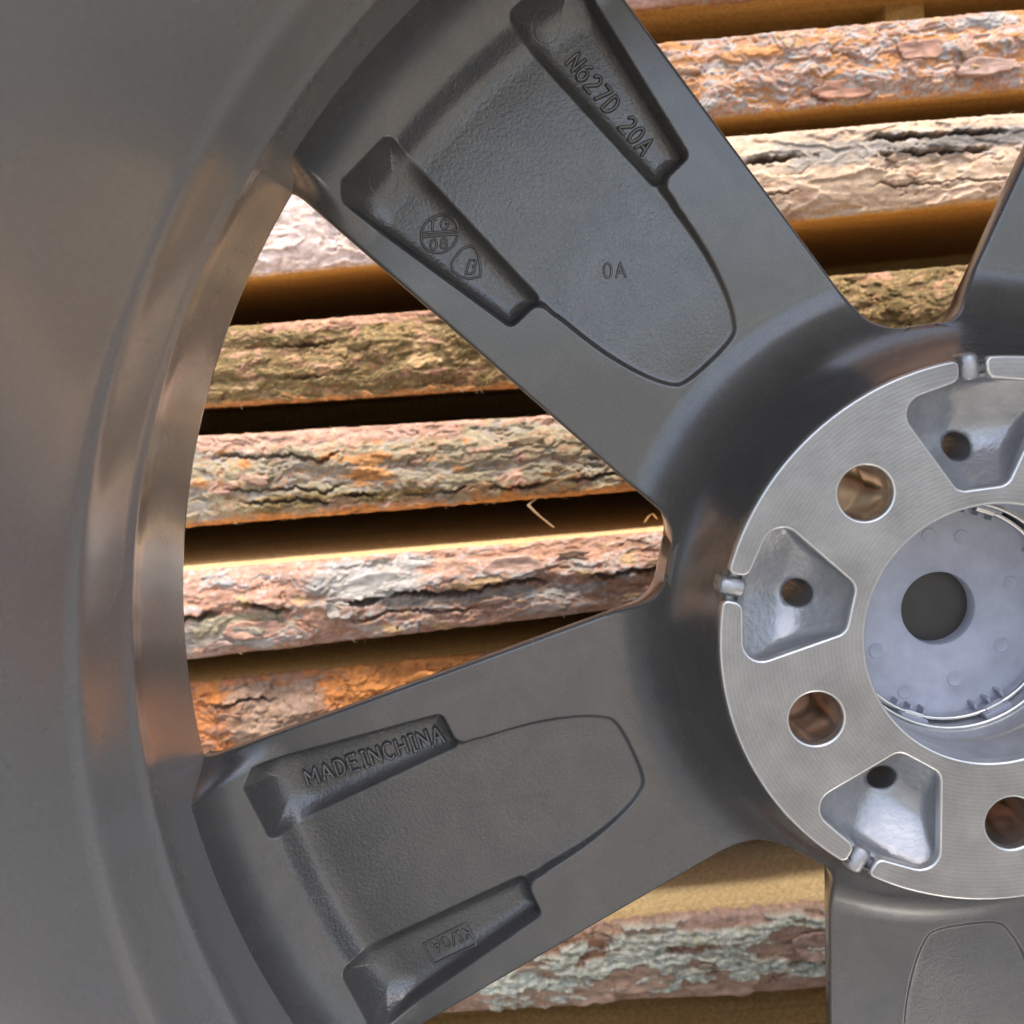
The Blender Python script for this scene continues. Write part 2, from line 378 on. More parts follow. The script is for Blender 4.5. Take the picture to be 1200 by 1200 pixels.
for i, a in enumerate(SPOKE_ANG):
    s = link('spoke', sp_me, M_SPOKE, wheel, WHEEL @ rz(a)); spokes.append(s)

# ---- lettering cast into the spokes: stroke glyphs swept as low rounded ribs
def arc(cx, cy, rx, ry, a0, a1, n=10):
    return [(cx + rx * math.cos(math.radians(a0 + (a1 - a0) * k / n)), cy + ry * math.sin(math.radians(a0 + (a1 - a0) * k / n))) for k in range(n + 1)]
GL = {'N': [[(0, 0), (0, 1), (.6, 0), (.6, 1)]], 'M': [[(0, 0), (0, 1), (.36, .35), (.72, 1), (.72, 0)]],
      'A': [[(0, 0), (.32, 1), (.64, 0)], [(.12, .34), (.52, .34)]], 'D': [[(0, 0), (0, 1)] + arc(.2, .5, .36, .5, 90, -90) + [(0, 0)]],
      'E': [[(.52, 1), (0, 1), (0, 0), (.52, 0)], [(0, .52), (.44, .52)]], 'I': [[(.12, 0), (.12, 1)], [(0, 0), (.24, 0)], [(0, 1), (.24, 1)]],
      'C': [arc(.32, .5, .32, .5, 50, 310, 14)], 'H': [[(0, 0), (0, 1)], [(.56, 0), (.56, 1)], [(0, .5), (.56, .5)]],
      '6': [arc(.3, .32, .28, .32, 0, 360, 14), [(.02, .34)] + arc(.42, .34, .4, .66, 170, 95, 6)],
      '2': [arc(.28, .72, .27, .28, 165, -30, 9) + [(0, 0), (.58, 0)]], 'T': [[(.3, 0), (.3, 1)], [(0, 1), (.6, 1)]],
      '7': [[(0, 1), (.56, 1), (.2, 0)]], '0': [arc(.26, .5, .26, .5, 0, 360, 16)],
      'G': [arc(.32, .5, .32, .5, 50, 320, 14) + [(.6, .48), (.36, .48)]], '8': [arc(.26, .75, .22, .25, 0, 360, 12), arc(.26, .26, .26, .26, 0, 360, 12)],
      'K': [[(0, 0), (0, 1)], [(.54, 1), (0, .42)], [(.16, .58), (.56, 0)]], '/': [[(0, 0), (.4, 1)]],
      'B': [[(0, 0), (0, 1), (.3, 1)] + arc(.3, .77, .2, .23, 90, -90, 6) + arc(.3, .27, .26, .27, 90, -90, 6) + [(0, 0)]]}
ADV = {'I': .24, 'M': .72, ' ': .45, 'A': .64, 'N': .6, '/': .4, 'K': .56, '0': .52}
def dens(pl, step):
    out = []
    for a, b in zip(pl[:-1], pl[1:]):
        n = max(1, int(math.dist(a, b) / step))
        out += [(a[0] + (b[0] - a[0]) * k / n, a[1] + (b[1] - a[1]) * k / n) for k in range(n)]
    return out + [pl[-1]]
def ribs(name, lines, parent, wid, hgt, zfun):
    """polylines in spoke coordinates -> one rounded raised rib mesh lying on the cast floor"""
    V = []; Q = []; ns = 7
    prof = [(-1.25, -0.25), (-0.95, 0.1), (-0.6, 0.75), (0, 1.0), (0.6, 0.75), (0.95, 0.1), (1.25, -0.25)]
    for pl in lines:
        closed = math.dist(pl[0], pl[-1]) < 1e-6
        P = np.array(dens(pl, 0.5)); n = len(P)
        tg = np.gradient(P, axis=0)
        if closed: tg[0] = tg[-1] = (P[1] - P[-2]) / 2
        tg /= np.maximum(np.linalg.norm(tg, axis=1), 1e-6)[:, None]
        nn = np.stack([-tg[:, 1], tg[:, 0]], 1)
        if not closed:
            P = np.vstack([P[0] - tg[0] * wid * .7, P, P[-1] + tg[-1] * wid * .7]); nn = np.vstack([nn[0], nn, nn[-1]]); n += 2
        base = len(V)
        for k in range(n):
            e = 0.15 if (not closed and k in (0, n - 1)) else 1.0
            for (a, h) in prof:
                x, y = P[k] + nn[k] * a * wid * (0.5 + 0.5 * e)
                zz = zfun(x, y) + h * hgt * e
                V.append((x, y, zz))
        for k in range(n - 1):
            for j in range(ns - 1):
                a = base + k * ns + j; Q.append((a, a + 1, a + ns + 1, a + ns))
    Q = np.array(Q)[:, ::-1]
    me = mesh_np(name, V, Q)
    at = me.attributes.new('cast', 'FLOAT', 'POINT'); at.data.foreach_set('value', np.full(len(V), 0.25, np.float32))
    return link(name, me, M_SPOKE, parent)
def zf(x, y):
    R = np.array([math.hypot(x, y)]); return float(spoke_height(R, np.array([y]))[0][0])
def loc(px, py, k, zz):
    p = measure(px, py, zz); a = math.radians(SPOKE_ANG[k]); c, s = math.cos(a), math.sin(a)
    return np.array([p[0] * c + p[1] * s, -p[0] * s + p[1] * c])
def text_lines(txt, p0, p1, h, flip=1, squeeze=1.0, slant=0.0):
    """text from p0 to p1 (spoke coordinates, baseline), height h mm"""
    p0 = np.array(p0); p1 = np.array(p1); d = p1 - p0; L = np.linalg.norm(d); d /= L; n = np.array([-d[1], d[0]]) * flip
    tot = sum(ADV.get(c, .58) for c in txt) + .3 * (len(txt) - 1); sx = L / tot; x = 0; out = []
    for c in txt:
        for st in GL.get(c, []):
            out.append([tuple(p0 + d * (x + a + slant * b) * sx + n * b * h) for a, b in st])
        x += ADV.get(c, .58) + .3
    return out
DP = -47.6; DF = -44.6
# N627D 20A on the spoke pointing up-left
b0 = loc(663, 75, 0, DP); b1 = loc(752, 182, 0, DP)
t = ribs('lettering', text_lines('N627D 20A', b0, b1, 5.6), spokes[0], 0.66, 1.1, zf); t['label'] = 'raised characters N627D 20A'
c0 = loc(708, 326, 0, DF + 1); c1 = loc(733, 325, 0, DF + 1)
t = ribs('lettering', text_lines('0A', c0, c1, 4.6), spokes[0], 0.4, 0.5, zf); t['label'] = 'small raised characters 0A'
# round foundry stamp TG over 08
def emblem(px, py, k, r):
    c = loc(px, py, k, DP); ex = loc(px + 10, py - 0.6, k, DP) - c; ex /= np.linalg.norm(ex); ey = loc(px + .6, py - 10, k, DP) - c; ey /= np.linalg.norm(ey)
    return lambda a, b: tuple(c + ex * a * r + ey * b * r)
E1 = emblem(515, 274, 0, 5.9)
ls = [[E1(*p) for p in arc(0, 0, 1, 1, 0, 360, 40)], [E1(-.98, .1), E1(.98, .12)], [E1(-.98, -.1), E1(.98, -.06)]]
for ch, ox, oy in (('T', -.6, .25), ('G', .05, .27), ('0', -.45, -.8), ('8', .1, -.76)):
    for st in GL[ch]: ls.append([E1(ox + a * .62, oy + b * .52) for a, b in st])
t = ribs('foundry_stamp', ls, spokes[0], 0.42, 0.6, zf); t['label'] = 'round stamp with TG over 08'
E2 = emblem(546, 309, 0, 5.0)
tear = [(.95, -.85), (.3, -.95), (-.35, -.75), (-.8, -.4), (-.95, .05), (-.7, .5), (-.3, .95), (.15, 1.1), (.55, .95), (.72, .55), (.9, -.1), (1.0, -.6), (.95, -.85)]
ls = [[E2(*p) for p in tear]]
for st in GL['B']: ls.append([E2(.0 + a * .9 + b * .25, -.62 + b * .85 - a * .1) for a, b in st])
t = ribs('foundry_stamp', ls, spokes[0], 0.42, 0.6, zf); t['label'] = 'rounded triangular stamp with a B'
# ejector-pin rings
for (px, py, k, r) in ((640, 35, 0, 4.4), (452, 215, 0, 4.2)):
    E = emblem(px, py, k, r); t = ribs('pin_mark', [[E(*p) for p in arc(0, 0, 1, 1, 0, 360, 30)]], spokes[k], 0.25, 0.07, zf)
# MADEINCHINA on the lower spoke
b0 = loc(362, 921, 1, DP); b1 = loc(521, 868, 1, DP)
t = ribs('lettering', text_lines('MADEINCHINA', b0, b1, 5.5), spokes[1], 0.78, 1.5, zf); t['label'] = 'raised characters MADEINCHINA'
# upside-down date plate in its frame
fr = [loc(x, y, 1, DP) for x, y in ((496, 1107), (546, 1082), (558, 1105), (508, 1130))]
ls = [[tuple(p) for p in fr + fr[:1]]]
t = ribs('plate_frame', ls, spokes[1], 0.4, 0.7, zf)
b0 = loc(548, 1087, 1, DP); b1 = loc(505, 1106, 1, DP)
t = ribs('lettering', text_lines('KI/04'.replace('4', 'A'), b0, b1, 3.9), spokes[1], 0.45, 0.9, zf); t['label'] = 'upside-down small characters in a frame'

# ---- machined mounting pad (2D outline with slots, pockets, bolt holes and bore)
def pol(r, a): return (r * math.cos(math.radians(a)), r * math.sin(math.radians(a)))
WIN_ANG = [a + 36 for a in SPOKE_ANG]
def pocket_pts(c):
    return [(78.2, c + 3.2), (73.4, c + 3.5), (73.0, c + 18.5), (42.4, c + 9.8), (42.4, c - 9.8), (73.0, c - 18.5), (73.4, c - 3.5), (78.2, c - 3.2)]
out_pts = []; out_rad = []
for i, c in enumerate(sorted(WIN_ANG, reverse=True)):
    pp = pocket_pts(c); rr = [1.2, 2.2, 6.0, 4.5, 4.5, 6.0, 2.2, 1.2]
    out_pts += [pol(*q) for q in pp]; out_rad += rr
    for k in range(1, 24):
        out_pts.append(pol(78.2, c - 3.2 - (72 - 6.4) * k / 24)); out_rad.append(0)
outline = round_poly(out_pts, out_rad)
cu = bpy.data.curves.new('pad_curve', 'CURVE'); cu.dimensions = '2D'; cu.fill_mode = 'BOTH'
def spline(P):
    s = cu.splines.new('POLY'); s.points.add(len(P) - 1); s.use_cyclic_u = True
    for k, p in enumerate(P): s.points[k].co = (p[0] * .001, p[1] * .001, 0, 1)
spline(outline)
BORE = 37.5; LUG = 7.9
spline([pol(BORE + .5, k * 2.5) for k in range(144)])
for a in SPOKE_ANG:
    cx, cy = pol(56, a); spline([(cx + (LUG + .5) * math.cos(k * math.pi / 24), cy + (LUG + .5) * math.sin(k * math.pi / 24)) for k in range(48)])
cu.extrude = 0.0012; cu.bevel_depth = 0.00065; cu.bevel_resolution = 2
tmp = bpy.data.objects.new('tmp', cu); col.objects.link(tmp)
pad_me = bpy.data.meshes.new_from_object(tmp.evaluated_get(bpy.context.evaluated_depsgraph_get()))
bpy.data.objects.remove(tmp); bpy.data.curves.remove(cu)
pad_me.name = 'mounting_pad'; pad_me.materials.clear(); pad_me.materials.append(M_PAD); pad_me.materials.append(M_CHAMFER)
for p in pad_me.polygons: p.material_index = 0 if abs(p.normal.z) > 0.995 else 1
pad = link('mounting_pad', pad_me, None, wheel, WHEEL @ Matrix.Translation((0, 0, -0.0018)))
pad['label'] = 'bright machined aluminium mounting pad'

# bolt holes, bore
lug_me = revolve('bolt_hole', [(LUG + 0.3, -1.6), (LUG, -3), (LUG - .1, -24), (LUG + 1.5, -26), (LUG + 3.5, -40), (LUG + 4.5, -64)], 48, flip=True)
for a in SPOKE_ANG:
    cx, cy = pol(56, a); o = link('bolt_hole', lug_me, M_TUBE, pad, Matrix.Translation((cx * .001, cy * .001, 0.0018)))
bore_me = revolve('centre_bore', [(BORE + .3, -1.5), (BORE, -2.6), (BORE, -17), (BORE - .6, -18), (BORE - 1.1, -19), (BORE - 1.1, -50), (BORE + 2, -66)], 144, flip=True)
link('centre_bore', bore_me, M_CHAMFER, wheel, WHEEL)

# casting pockets with their little drilled hole
def pocket_mesh(c):
    P = round_poly([pol(*q) for q in [(73.6, c + 18.7), (42.2, c + 10), (42.2, c - 10), (73.6, c - 18.7), (74.2, c - 9), (74.3, c), (74.2, c + 9)]], [6, 4.5, 4.5, 6, 0, 0, 0], 8)
    # resample evenly
    Pc = np.vstack([P, P[:1]]); L = np.concatenate([[0], np.cumsum(np.linalg.norm(np.diff(Pc, axis=0), axis=1))])
    s = np.linspace(0, L[-1], 120, endpoint=False); P = np.stack([np.interp(s, L, Pc[:, 0]), np.interp(s, L, Pc[:, 1])], 1)
    hc = np.array(pol(53.5, c)); hr = 4.2
    ang = np.arctan2(P[:, 1] - hc[1], P[:, 0] - hc[0])
    H = hc + hr * np.stack([np.cos(ang), np.sin(ang)], 1)
    e = np.array(pol(1, c)); er = (P - np.array(pol(60, c))) @ e     # radial position
    fs = np.array([0, .04, .1, .18, .27, .37, .48, .6, .72, .84, .93, 1.0]); V = []
    q = np.array(pol(1, c + 90))
    for f in fs:
        X = P * (1 - f) + H * f
        rad = (X - np.array(pol(57, c))) @ e; tan = (X - np.array(pol(57, c))) @ q
        # wedge-shaped cavity: three sloping facets meeting round the hole
        floor = -19 + 0.55 * np.sqrt((tan * .9) ** 2 + 8) + 1.0 * (np.sqrt((rad + 4) ** 2 + 9) - (rad + 4)) / 2 + 0.42 * np.sqrt(np.clip(rad - 1, 0, None) ** 2 + 1)
        wall = -2.2 - 60 * f - 2.0 * sstep(f / .05)
        k = 6.0; hh = np.clip(0.5 + 0.5 * (wall - floor) / k, 0, 1)
        z = floor * (1 - hh) + wall * hh + k * hh * (1 - hh)
        V.append(np.column_stack([X, z]))
    zt = V[-1][:, 2]
    V.append(np.column_stack([hc + (H - hc) * .97, zt - 0.8])); V.append(np.column_stack([hc + (H - hc) * .97, np.full(len(P), -44.0)]))
    n = len(P); Q = grid_faces(len(V), n, True)[:, ::-1]
    return mesh_np('casting_pocket', np.vstack(V), Q)
for k, c in enumerate(WIN_ANG):
    me = pocket_mesh(c); link('casting_pocket', me, M_CAST, pad, Matrix.Translation((0, 0, 0.0018)))
    # slug in the slot: rounded half-cylinder lying radially
    V = []; secs = [(72.3, .02), (72.4, .5), (72.8, .85), (73.6, 1), (78.2, 1), (79.4, .93), (80.0, .75), (80.2, .5), (80.3, .02)]; ns = 13
    for r, f in secs:
        for j in range(ns):
            a = math.pi * j / (ns - 1); V.append((r, math.cos(a) * 2.9 * f, -3.4 + math.sin(a) * 2.9 * f + (-5 if j in (0, ns - 1) else 0)))
    Q = grid_faces(len(secs), ns)
    link('slug', mesh_np('slug', V, Q), M_CAST, pad, Matrix.Translation((0, 0, 0.0018)) @ rz(c))
# dark annulus under the slots
link('pad_seat', revolve('pad_seat', [(78.2, -4.0), (73.3, -3.0), (72.6, -12)], 160), M_CAST, pad, Matrix.Translation((0, 0, 0.0018)))

# ---- centre cap seen from inside
cap = bpy.data.meshes.new('x'); bpy.data.meshes.remove(cap)
cap_me = revolve('centre_cap', [(11.8, -44.5), (11.8, -39.2), (12.2, -38.7), (28, -38.4), (34.0, -38.2), (34.6, -37), (34.8, -35.2), (35.2, -35), (35.4, -44)], 120)
cap = link('centre_cap', cap_me, M_PLASTIC, wheel, WHEEL); cap['label'] = 'blue-grey plastic inside of the centre cap'
link('cap_badge', revolve('cap_badge', [(0.01, -44.0), (6, -44.0), (12.4, -44.2), (36.3, -46), (36.3, -64), (20, -68), (0.01, -69)], 96), M_DARK, cap)
def torus(name, R, r, z, seg=140, a0=0, a1=360):
    full = a1 - a0 >= 360; aa = np.radians(np.linspace(a0, a1, seg, endpoint=not full)); b = np.linspace(0, 2 * np.pi, 10, endpoint=False)
    V = [((R + r * math.cos(y)) * math.cos(x), (R + r * math.cos(y)) * math.sin(x), z + r * math.sin(y)) for x in aa for y in b]
    n = 10; ring = len(aa); Q = [(i * n + j, ((i + 1) % ring) * n + j, ((i + 1) % ring) * n + (j + 1) % n, i * n + (j + 1) % n) for i in range(ring if full else ring - 1) for j in range(n)]
    return mesh_np(name, V, np.array(Q))
link('spring_ring', torus('spring_ring', 34.0, 0.65, -31.5, a0=100, a1=436), M_WIRE, cap)
link('spring_ring', torus('spring_ring', 35.6, 0.5, -27.0), M_WIRE, cap)
def boxm(name, x0, x1, y0, y1, z0, z1, bev=0.3):
    bm = bmesh.new(); bmesh.ops.create_cube(bm, size=1)
    for v in bm.verts: v.co = Vector(((x0 + x1) / 2 + v.co.x * (x1 - x0), (y0 + y1) / 2 + v.co.y * (y1 - y0), (z0 + z1) / 2 + v.co.z * (z1 - z0))) * .001
    bmesh.ops.bevel(bm, geom=bm.edges[:], offset=bev * .001, segments=2, affect='EDGES', profile=.5)
    me = bpy.data.meshes.new(name); bm.to_mesh(me); bm.free(); return me
tab_me = boxm('clip', 34.2, 36.0, -4.5, 4.5, -38, -28.8); lip_me = boxm('clip_lip', 33.0, 34.6, -3, 3, -32.5, -30.2, .2); rib_me = boxm('rib', 31.8, 34, -.5, .5, -38.6, -33.5, .2)
for k in range(8):
    a = 28 + 45 * k
    cl = link('clip', tab_me, M_PLASTIC, cap, rz(a)); link('clip_lip', lip_me, M_WIRE, cl)
    for da in (-8, 0, 8): link('rib', rib_me, M_PLASTIC, cl, rz(da))
pin_me = revolve('pin_mark', [(0.01, -38.25), (2.0, -38.25), (2.3, -38.1), (2.55, -38.6)], 28)
for a in (75, 145, 215, 250, 285, 330, 20, 100):
    x, y = pol(24 if a != 250 else 29, a); link('pin_mark', pin_me, M_PLASTIC, cap, Matrix.Translation((x * .001, y * .001, 0)))

# ---------------------------------------------------------------- the stack of planks
rng = random.Random(5)
CREAM = (.70, .53, .38); PINK = (.46, .255, .17); ORNG = (.60, .28, .10); GREY = (.36, .325, .285); SILV = (.47, .45, .425); OLIV = (.205, .148, .06)
LICH = (.38, .33, .22); BRWN = (.30, .155, .09); DGRY = (.17, .155, .145); TAN = (.62, .42, .22); RUST = (.45, .17, .07); ROSE = (.52, .315, .235); GOLD = (.72, .48, .2)
def arrc(c): return np.array(c, float)
def plank(tl, tr, bl, br, zface, style, label, seed, hires=True, depth=300, wood=None):
    """tl.. are photographed points on the top and bottom line of the bark face"""
    def line(p, q):
        a = to_world(measure(*p, zface)); b = to_world(measure(*q, zface)); k = (b[2] - a[2]) / (b[0] - a[0])
        return lambda X: (a[2] + k * (X - a[0] / 1.0)) * 1.0
    ft, fb = line(tl, tr), line(bl, br); Yf = -zface / 1000.0
    xa = to_world(measure(150, 600, zface))[0]; xb = to_world(measure(1270, 600, zface))[0]
    root = bpy.data.objects.new('plank', None); col.objects.link(root)
    xm = (xa + xb) / 2; root.location = (xm, Yf + depth / 2000., float(fb(xm)))
    tag(root, label, 'plank', 'bark-edged planks in the stack'); off = np.array(root.location)
    step = 0.00058 if hires else 0.003
    X = np.concatenate([np.arange(xa - .30, xa, .006), np.arange(xa, xb, step), np.arange(xb, xb + .30, .006)])
    th = float(ft(xm) - fb(xm)); nz = int(th / (0.00058 if hires else .003)); zt = np.linspace(0, 1, nz)
    XX, ZT = np.meshgrid(X, zt, indexing='ij'); x = XX * 1000; y = ZT * th * 1000; H = th * 1000
    st = dict(sx=24, sy=9, levels=3.2, step=.6, step2=.26, lam=0.1, rough=.3, levels2=0, pal=[PINK, ORNG, GREY], crev=[], specks=0, crust=0, bulge=4.0, warp=3.5, crack=0.5, fine=.1); st.update(style)
    wx = x + st['warp'] * fbm(x / 14, y / 14, seed + 900, 3); wy = y + st['warp'] * .45 * fbm(x / 12, y / 9, seed + 950, 3)
    h = st['bulge'] * (1 - (2 * ZT - 1) ** 2) + 1.8 * fbm(x / 70, y / 30, seed + 1, 3)
    pal = np.array(st['pal'], float)
    rgh = st['rough'] + (1 - st['rough']) * sstep((fbm(x / 34, y / 12, seed + 15, 3) + .05) / .25)     # smooth plates between flaky zones
    def terrace(n, K, rise=.16):
        q = n * K; fl = np.floor(q); fr = q - fl
        return fl + sstep(fr / rise), fl, fr
    n1 = fbm(wx / (st['sx'] * 1.35), wy / (st['sy'] * 1.3), seed + 20, 5, .42)
    n2 = fbm(wx / (st['sx'] * .42) + 9, wy / (st['sy'] * .40) + 5, seed + 33, 4, .45)
    n3 = fbm(wx / 26 + 3, wy / 2.6, seed + 46, 3, .45)
    t1, l1, f1 = terrace(n1, st['levels']); t2, l2, f2 = terrace(n2, 2.2); t3, l3, f3 = terrace(n3, 2.0)
    lam = sstep((fbm(x / 40, y / 14, seed + 49, 3) + st['lam']) / .3)
    h = h + st['step'] * (t1 + .45 * np.exp(-((f1 - .22) / .13) ** 2)) + st['step2'] * rgh * (t2 + .4 * np.exp(-((f2 - .22) / .13) ** 2)) + .24 * lam * rgh * (t3 + .4 * np.exp(-((f3 - .25) / .15) ** 2))
    tt = .5 + .42 * n1 + .16 * l2 / 2.2 + .10 * l3 * lam + .12 * fbm(x / 3, y / 1.8, seed + 300, 3) + .17 * np.sin(l1 * 2.4 + seed + 2.0 * l2)
    tt = np.clip(tt, 0, .999) * (len(pal) - 1); ti = np.floor(tt).astype(int); tf = sstep((tt - ti - .2) / .6)[..., None]
    C = pal[ti] * (1 - tf) + pal[ti + 1] * tf
    rag = .55 * n2 + .35 * n3 + .3 * fbm(x / 5, y / 3, seed + 78, 4)
    for (c, sc, thr, sd) in st.get('zones', []):            # long zones of another colour along the plank
        m = sstep((fbm(wx / sc, wy / (sc * .45), seed + sd, 4) + .3 * rag - thr) / .22)[..., None] * .9
        C = C * (1 - m) + arrc(c) * (1 + .3 * fbm(x / 4, y / 2, seed + sd + 1, 4))[..., None] * m
    for (c, z0, z1, x0, x1) in st.get('bands', []):         # zones with a place of their own: zt range, photo-x range
        X0 = to_world(measure(x0, 600, zface))[0] * 1000; X1 = to_world(measure(x1, 600, zface))[0] * 1000
        lin = np.minimum(np.minimum((y - z0 * H) / 4, (z1 * H - y) / 4), np.minimum((x - X0) / 12, (X1 - x) / 12))
        m = sstep((np.clip(lin, -1.5, 1.2) + 1.1 * rag) / .5)[..., None] * .92
        C = C * (1 - m) + arrc(c) * (1 + .3 * fbm(x / 4, y / 2, seed + 79, 4) + .15 * np.sin(3 * l2 + l3))[..., None] * m
    # crevices
    for (z0, amp, dep, wid, lip, x0, x1) in st['crev']:
        X0 = to_world(measure(x0, 600, zface))[0] * 1000; X1 = to_world(measure(x1, 600, zface))[0] * 1000
        yc = z0 * H + amp * H * fbm(x / 42, y * 0 + seed + .37, seed + 41, 4) + 1.3 * fbm(x / 4, y * 0 + .41, seed + 43, 3)
        env = sstep((x - X0) / 12) * sstep((X1 - x) / 12) * sstep(.75 + 1.2 * pnoise(x / 23, x * 0 + .5, seed + 47))
        dd = (y - yc); w2 = wid * (.55 + .9 * np.abs(fbm(x / 9, x * 0 + .43, seed + 44, 3)))
        h = h - env * dep * np.exp(-(dd / w2) ** 4)
        h = h + env * lip * sstep((dd - w2 * .4) / .8) * np.exp(-np.clip(dd, 0, None) / 9)
        m = (env * np.exp(-(dd / (w2 * 1.0)) ** 4))[..., None] * .85; C = C * (1 - m) + np.array((.11, .065, .045)) * m
    if st['crack']:
        cr = np.abs(fbm(wx / 34, wy / 10, seed + 60, 4)); pm = sstep((fbm(x / 26, y / 15, seed + 61, 2) - .05) / .2)
        h = h - st['crack'] * 3.0 * (1 - sstep(cr / .035)) * pm
    if st['crust']:
        cm = sstep((fbm(wx / 34, wy / 10, seed + 70, 5) + .25 * rag - np.abs(ZT - .6) * .9 - st.get('crust_thr', 0)) / .16) * sstep((1 - ZT) / .06) * sstep(ZT / .06); rid = 1 - np.abs(fbm(wx / 11, wy / 3.6, seed + 71, 5)) * 2
        h = h + cm * st['crust'] * (.8 + rid * .9); C = C * (1 - cm[..., None]) + arrc(st.get('lich', LICH)) * (.85 + .3 * rid + .35 * fbm(x / 3, y / 2, seed + 72, 4))[..., None] * cm[..., None]
    h = h + st['fine'] * rgh * fbm(x / 2.2, y / 1.4, seed + 80, 4) + .2 * fbm(x / 9, y / 4, seed + 81, 2)
    if st['specks']:
        d, idv = worley(x / 3.0, y / 2.2, seed + 90); r_ = .10 + .28 * idv
        m = (sstep((r_ - d) / .12) * (idv < st['specks']))[..., None]; C = C * (1 - m) + arrc(GOLD) * m; h = h + m[..., 0] * .35
    hf = fbm(x / 1.7, y / 1.0, seed + 99, 3); hg = fbm(x / 6, y / 3, seed + 98, 3)
    C = np.clip(C * (1 + .22 * hf)[..., None] * (1 + hg[..., None] * np.array([.06, 0, -.10])), .015, .9)
    h = h + 1.6; h = np.where(h < 1.2, .35 + .85 * np.exp(np.minimum(h - 1.2, 0) / .85), h)      # bark never thinner than a film over the wood
    # ragged top and bottom edges
    eb = .45 * fbm(x[:, :1] / 6, x[:, :1] * 0 + .37, seed + 55, 4) ; et = .4 * fbm(x[:, :1] / 6, x[:, :1] * 0 + 3.61, seed + 56, 4)
    Zb = fb(XX[:, :1]) ; Zt = ft(XX[:, :1])
    Z = Zb + (Zt - Zb) * ZT + (et * ZT ** 8 - eb * (1 - ZT) ** 8) / 1000 - .0
    edge = np.minimum(ZT, 1 - ZT) * H; h = np.where(edge < 1.2, h * (.55 + .45 * edge / 1.2), h)
    Y = Yf - h / 1000
    P = np.stack([XX - off[0], Y - off[1], Z - off[2]], -1)
    b0 = P[:, :1].copy(); b0[..., 1] = Yf + .004 - off[1]; b0[..., 2] += .0006; t0 = P[:, -1:].copy(); t0[..., 1] = Yf + .004 - off[1]; t0[..., 2] -= .0006
    P = np.concatenate([b0, P, t0], 1); C = np.concatenate([C[:, :1], C, C[:, -1:]], 1)
    Q = grid_faces(P.shape[0], P.shape[1])
    me = mesh_np('bark', P.reshape(-1, 3), Q, scale=1.0)
    ca = me.color_attributes.new('Col', 'FLOAT_COLOR', 'POINT')
    ca.data.foreach_set('color', np.concatenate([C, np.ones(C.shape[:2] + (1,))], -1).astype(np.float32).ravel())
    bark = link('bark', me, M_BARK, root)
    # sawn body
    xs = np.linspace(X[0], X[-1], 40); V = []
    for xx in xs:
        zb, zt_ = float(fb(xx)) + .0005, float(ft(xx)) - .0005
        for yy, zz in ((Yf + .0003, zb), (Yf + .0003, zt_), (Yf + depth / 1000, zt_), (Yf + depth / 1000, zb)): V.append((xx - off[0], yy - off[1], zz - off[2]))
    Qb = [(i * 4 + j, i * 4 + (j + 1) % 4, (i + 1) * 4 + (j + 1) % 4, (i + 1) * 4 + j) for i in range(len(xs) - 1) for j in range(4)]
    Qb += [(0, 3, 2, 1), tuple((len(xs) - 1) * 4 + j for j in (0, 1, 2, 3))]
    bm_ = mesh_np('sawn_wood', V, Qb, smooth=False, scale=1.0)
    link('sawn_wood', bm_, wood or M_WOOD, root)
    # loose bark flakes
    if hires:
        Hh = h; rr = random.Random(seed)
        for q in range(st.get('flakes', 10)):
            ix = rr.randrange(60, P.shape[0] - 60); iz = rr.randrange(8, nz - 8)
            if X[ix] < xa or X[ix] > xb: continue
            rx = rr.uniform(3, 8) ; ry = rx * rr.uniform(.25, .45); n = 16; ph = rr.uniform(0, 6)
            V = []; Fc = []; tilt = rr.uniform(-.16, .16); tl2 = rr.uniform(.05, .3); curl = rr.uniform(.006, .03)
            oz = np.array([1 + .35 * math.sin(2 * k2 * 2 * math.pi / n + ph) * rr.random() + rr.uniform(-.3, .3) for k2 in range(n)])
            base_h = Hh[max(0, ix - 6):ix + 6, max(0, iz - 4):iz + 4].max()
            for f in (0, .5, 1.0):
                for k2 in range(n if f else 1):
                    a = 2 * math.pi * k2 / n; dx = math.cos(a) * rx * f * oz[k2]; dz = math.sin(a) * ry * f * oz[k2]
                    V.append((dx, -(base_h - .5 + tilt * dx + tl2 * dz + curl * dx * dx + .3 * rr.random() * f), dz))
            Fc += [(0, 1 + (k2 + 1) % n, 1 + k2) for k2 in range(n)]
            Fc += [(1 + k2, 1 + (k2 + 1) % n, 1 + n + (k2 + 1) % n, 1 + n + k2) for k2 in range(n)]
            b1 = len(V)
            for k2 in range(n): v = V[1 + n + k2]; V.append((v[0] * .93, v[1] + 1.4, v[2] * .93))
            Fc += [(1 + n + k2, 1 + n + (k2 + 1) % n, b1 + (k2 + 1) % n, b1 + k2) for k2 in range(n)]
            fm = mesh_np('bark_flake', V, Fc)
            cc = fm.color_attributes.new('Col', 'FLOAT_COLOR', 'POINT'); c = C[ix - 5:ix + 5, iz - 4:iz + 4].mean((0, 1))
            cc.data.foreach_set('color', np.array([[*np.clip(c * rr.uniform(.75, 1.25), .02, .85), 1] for _ in V], np.float32).ravel())
            zpos = float(Z[ix, iz])
            link('bark_flake', fm, M_BARK, root, Matrix.Translation((X[ix] - off[0], Yf - off[1], zpos - off[2])))
